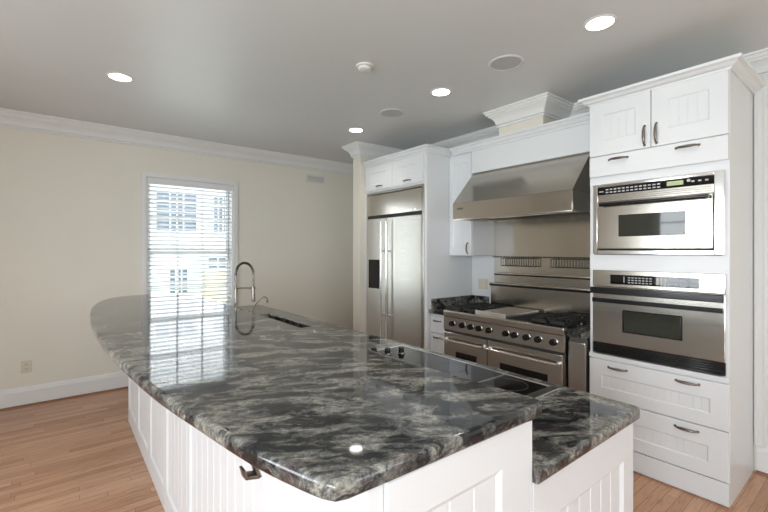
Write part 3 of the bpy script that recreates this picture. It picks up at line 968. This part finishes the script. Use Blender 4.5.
fx2, fy2 = 1.225, 3.28
f2 = thing('filter_faucet', 'small dark curved drinking-water faucet beside the tall spring faucet', 'faucet', (fx2, fy2, .915))
MB().lathe((fx2, fy2, .915), [(.02, 0), (.02, .005), (.011, .01), (.010, .045), (.001, .046)], 20).obj('base', 'nickel', f2)
MB().tube([tuple(v) for v in catmull([(fx2, fy2, .955), (fx2 + .004, fy2, 1.03), (fx2 + .03, fy2, 1.085), (fx2 + .075, fy2 - .01, 1.135), (fx2 + .10, fy2 - .015, 1.148), (fx2 + .12, fy2 - .02, 1.14), (fx2 + .126, fy2 - .02, 1.115)], 4)], .0052, 10).cyl((fx2 + .126, fy2 - .02, 1.12), (0, 0, -1), .008, .022, 12).obj('spout', 'nickel', f2)
MB().tube([(fx2, fy2, .95), (fx2 - .01, fy2 - .045, .96)], .0045, 8).obj('lever', 'nickel', f2)
tag(MB().lathe((1.515, 2.76, .9145), [(.024, 0), (.024, .004), (.014, .007), (.014, .014), (.001, .015)], 24).obj('air_switch', 'bright'),
    'tiny chrome button cap on the granite beside the sink', 'button')

# cooktop on the lower counter
ck = thing('glass_cooktop', 'black glass cooktop with a stainless rim behind the raised bar', 'cooktop', (1.46, 1.5, .915))
ca, cb2, cx0, cx1 = .925, 1.99, 1.15, 1.735
rim = MB()
rim.box(cx0, cx1, ca, ca + .045, .9145, .924, .003).box(cx0, cx1, cb2 - .02, cb2, .9145, .924, .003).box(cx0, cx0 + .015, ca + .045, cb2 - .02, .9145, .924, .003).box(cx1 - .018, cx1, ca + .045, cb2 - .02, .9145, .924, .003)
rim.box(cx0 + .015, cx1 - .018, 1.195, 1.203, .9145, .9235)
rim.obj('rim', 'bright', ck)
MB().box(cx0 + .015, cx1 - .018, ca + .045, 1.195, .9145, .9215).box(cx0 + .015, cx1 - .018, 1.203, cb2 - .02, .9145, .9215).obj('glass', 'blackgl', ck)
for x, y in ((1.36, 1.10), (1.60, 1.10), (1.36, 1.45), (1.60, 1.45)):
    mk = MB(); pts = [(x + .085 * math.cos(a * math.pi / 24), y + .085 * math.sin(a * math.pi / 24), .9216) for a in range(49)]
    mk.tube(pts, .0008, 4); mk.obj('burner_ring', 'ring', ck)
for x, y in ((1.60, 1.845), (1.522, 1.88), (1.462, 1.935)):
    MB().cyl((x, y, .9216), (0, 0, 1), .024, .004, 20).obj('knob_skirt', 'bright', ck)
    knob('knob', (x, y, .9256), (0, 0, 1), ck, .020)

# bracket hook under the bar overhang
hk = MB().box(.345, .479, .935, .965, 1.050, 1.0575, .001).box(.472, .479, .935, .965, .98, 1.05, .001)
hk.prism([(.345, .935, 1.052), (.353, .935, 1.052), (.375, .935, .995), (.367, .935, .992)], (0, .03, 0), .001)
hk.prism([(.367, .935, .992), (.372, .935, 1.0), (.338, .935, 1.006), (.336, .935, .999)], (0, .03, 0), .001)
hk.prism([(.336, .935, .999), (.342, .935, 1.0), (.336, .935, 1.022), (.330, .935, 1.022)], (0, .03, 0), .001)
tag(hk.obj('bag_hook', 'pewter'), 'small bronze hook bracket under the edge of the curved bar', 'hook')

# ------------------------------------------------------------------ ceiling fixtures
names = ['round recessed ceiling light nearest the white blind window', 'round recessed ceiling light above the oven cabinet side',
         'round recessed ceiling light between the two ceiling speakers', 'round recessed ceiling light nearest the refrigerator and wall end']
rt = None
for (x, y), lab in zip(((.363, 3.746), (2.50, 1.09), (2.53, 2.403), (2.582, 3.748)), names):
    if rt is None:
        rt = thing('recessed_light', lab, 'ceiling light', (x, y, CEIL), 'recessed ceiling lights')
        MB().lathe((x, y, CEIL - .006), [(.072, .0055), (.092, .0055), (.092, .003), (.085, 0), (.076, 0), (.072, .003)], 40).obj('trim_ring', 'trim', rt)
        MB().lathe((x, y, CEIL - .004), [(.001, 0), (.0725, 0), (.0725, .003), (.001, .003)], 40).obj('lens', 'lamp', rt)
    else:
        dup(rt, (x, y, CEIL), lab)
    light('recessed_lamp', 'SPOT', (x, y, CEIL - .012), 10, (1, .93, .84), spot_size=RX(125), spot_blend=.8, shadow_soft_size=.07)
x, y = 2.505, 1.742
s1 = thing('ceiling_speaker', 'round grey ceiling speaker nearer the oven cabinet', 'speaker', (x, y, CEIL), 'ceiling speakers')
MB().lathe((x, y, CEIL - .007), [(.105, .0065), (.124, .0065), (.124, .003), (.118, 0), (.108, 0), (.105, .003)], 48).obj('rim', 'ceil', s1)
MB().lathe((x, y, CEIL - .005), [(.001, 0), (.1045, 0), (.1045, .0045), (.001, .0045)], 48).obj('grille', 'grey', s1)
dup(s1, (2.54, 3.067, CEIL), 'round grey ceiling speaker nearer the refrigerator')
sd = thing('smoke_detector', 'small round white smoke detector on the ceiling', 'smoke detector', (1.74, 2.411, CEIL))
MB().lathe((1.74, 2.411, CEIL - .036), [(.001, 0), (.03, 0), (.045, .006), (.05, .014), (.05, .020), (.046, .022), (.062, .026), (.066, .034), (.066, .0355), (.001, .0355)], 40).obj('housing', 'plastic', sd)
MB().lathe((1.74, 2.411, CEIL - .0375), [(.001, 0), (.012, 0), (.012, .003), (.001, .003)], 20).obj('test_button', 'plastic', sd)

vt = thing('wall_vent', 'small white louvered vent high on the far wall', 'vent', (2.965, YW, 2.55))
v_ = MB().box(2.81, 3.12, YW - .012, YW, 2.535, 2.555, .002).box(2.81, 3.12, YW - .012, YW, 2.635, 2.655, .002).box(2.81, 2.83, YW - .012, YW, 2.555, 2.635, .002).box(3.10, 3.12, YW - .012, YW, 2.555, 2.635, .002)
v_.obj('frame', 'plastic', vt)
v_ = MB().box(2.83, 3.10, YW - .002, YW, 2.555, 2.635)
v_.obj('backing', 'grey', vt)
v_ = MB()
for i in range(6): v_.box(2.83, 3.10, YW - .011, YW - .003, 2.558 + i * .0135, 2.564 + i * .0135)
v_.obj('louvers', 'plastic', vt)

wo_ = thing('wall_outlet', 'ivory duplex outlet low on the wall left of the bar', 'outlet', (-.262, YW, .385))
MB().box(-.302, -.222, YW - .007, YW, .325, .445, .003).obj('plate', 'ivory', wo_)
for z in (.362, .408):
    so = MB().cyl((-.262, YW - .006, z), (0, -1, 0), .017, .004, 24, bev=.001).obj('socket', 'ivory', wo_)
    MB().box(-.270, -.267, YW - .011, YW - .0098, z - .006, z + .006).box(-.257, -.254, YW - .011, YW - .0098, z - .006, z + .006).obj('slot', 'dark', so)
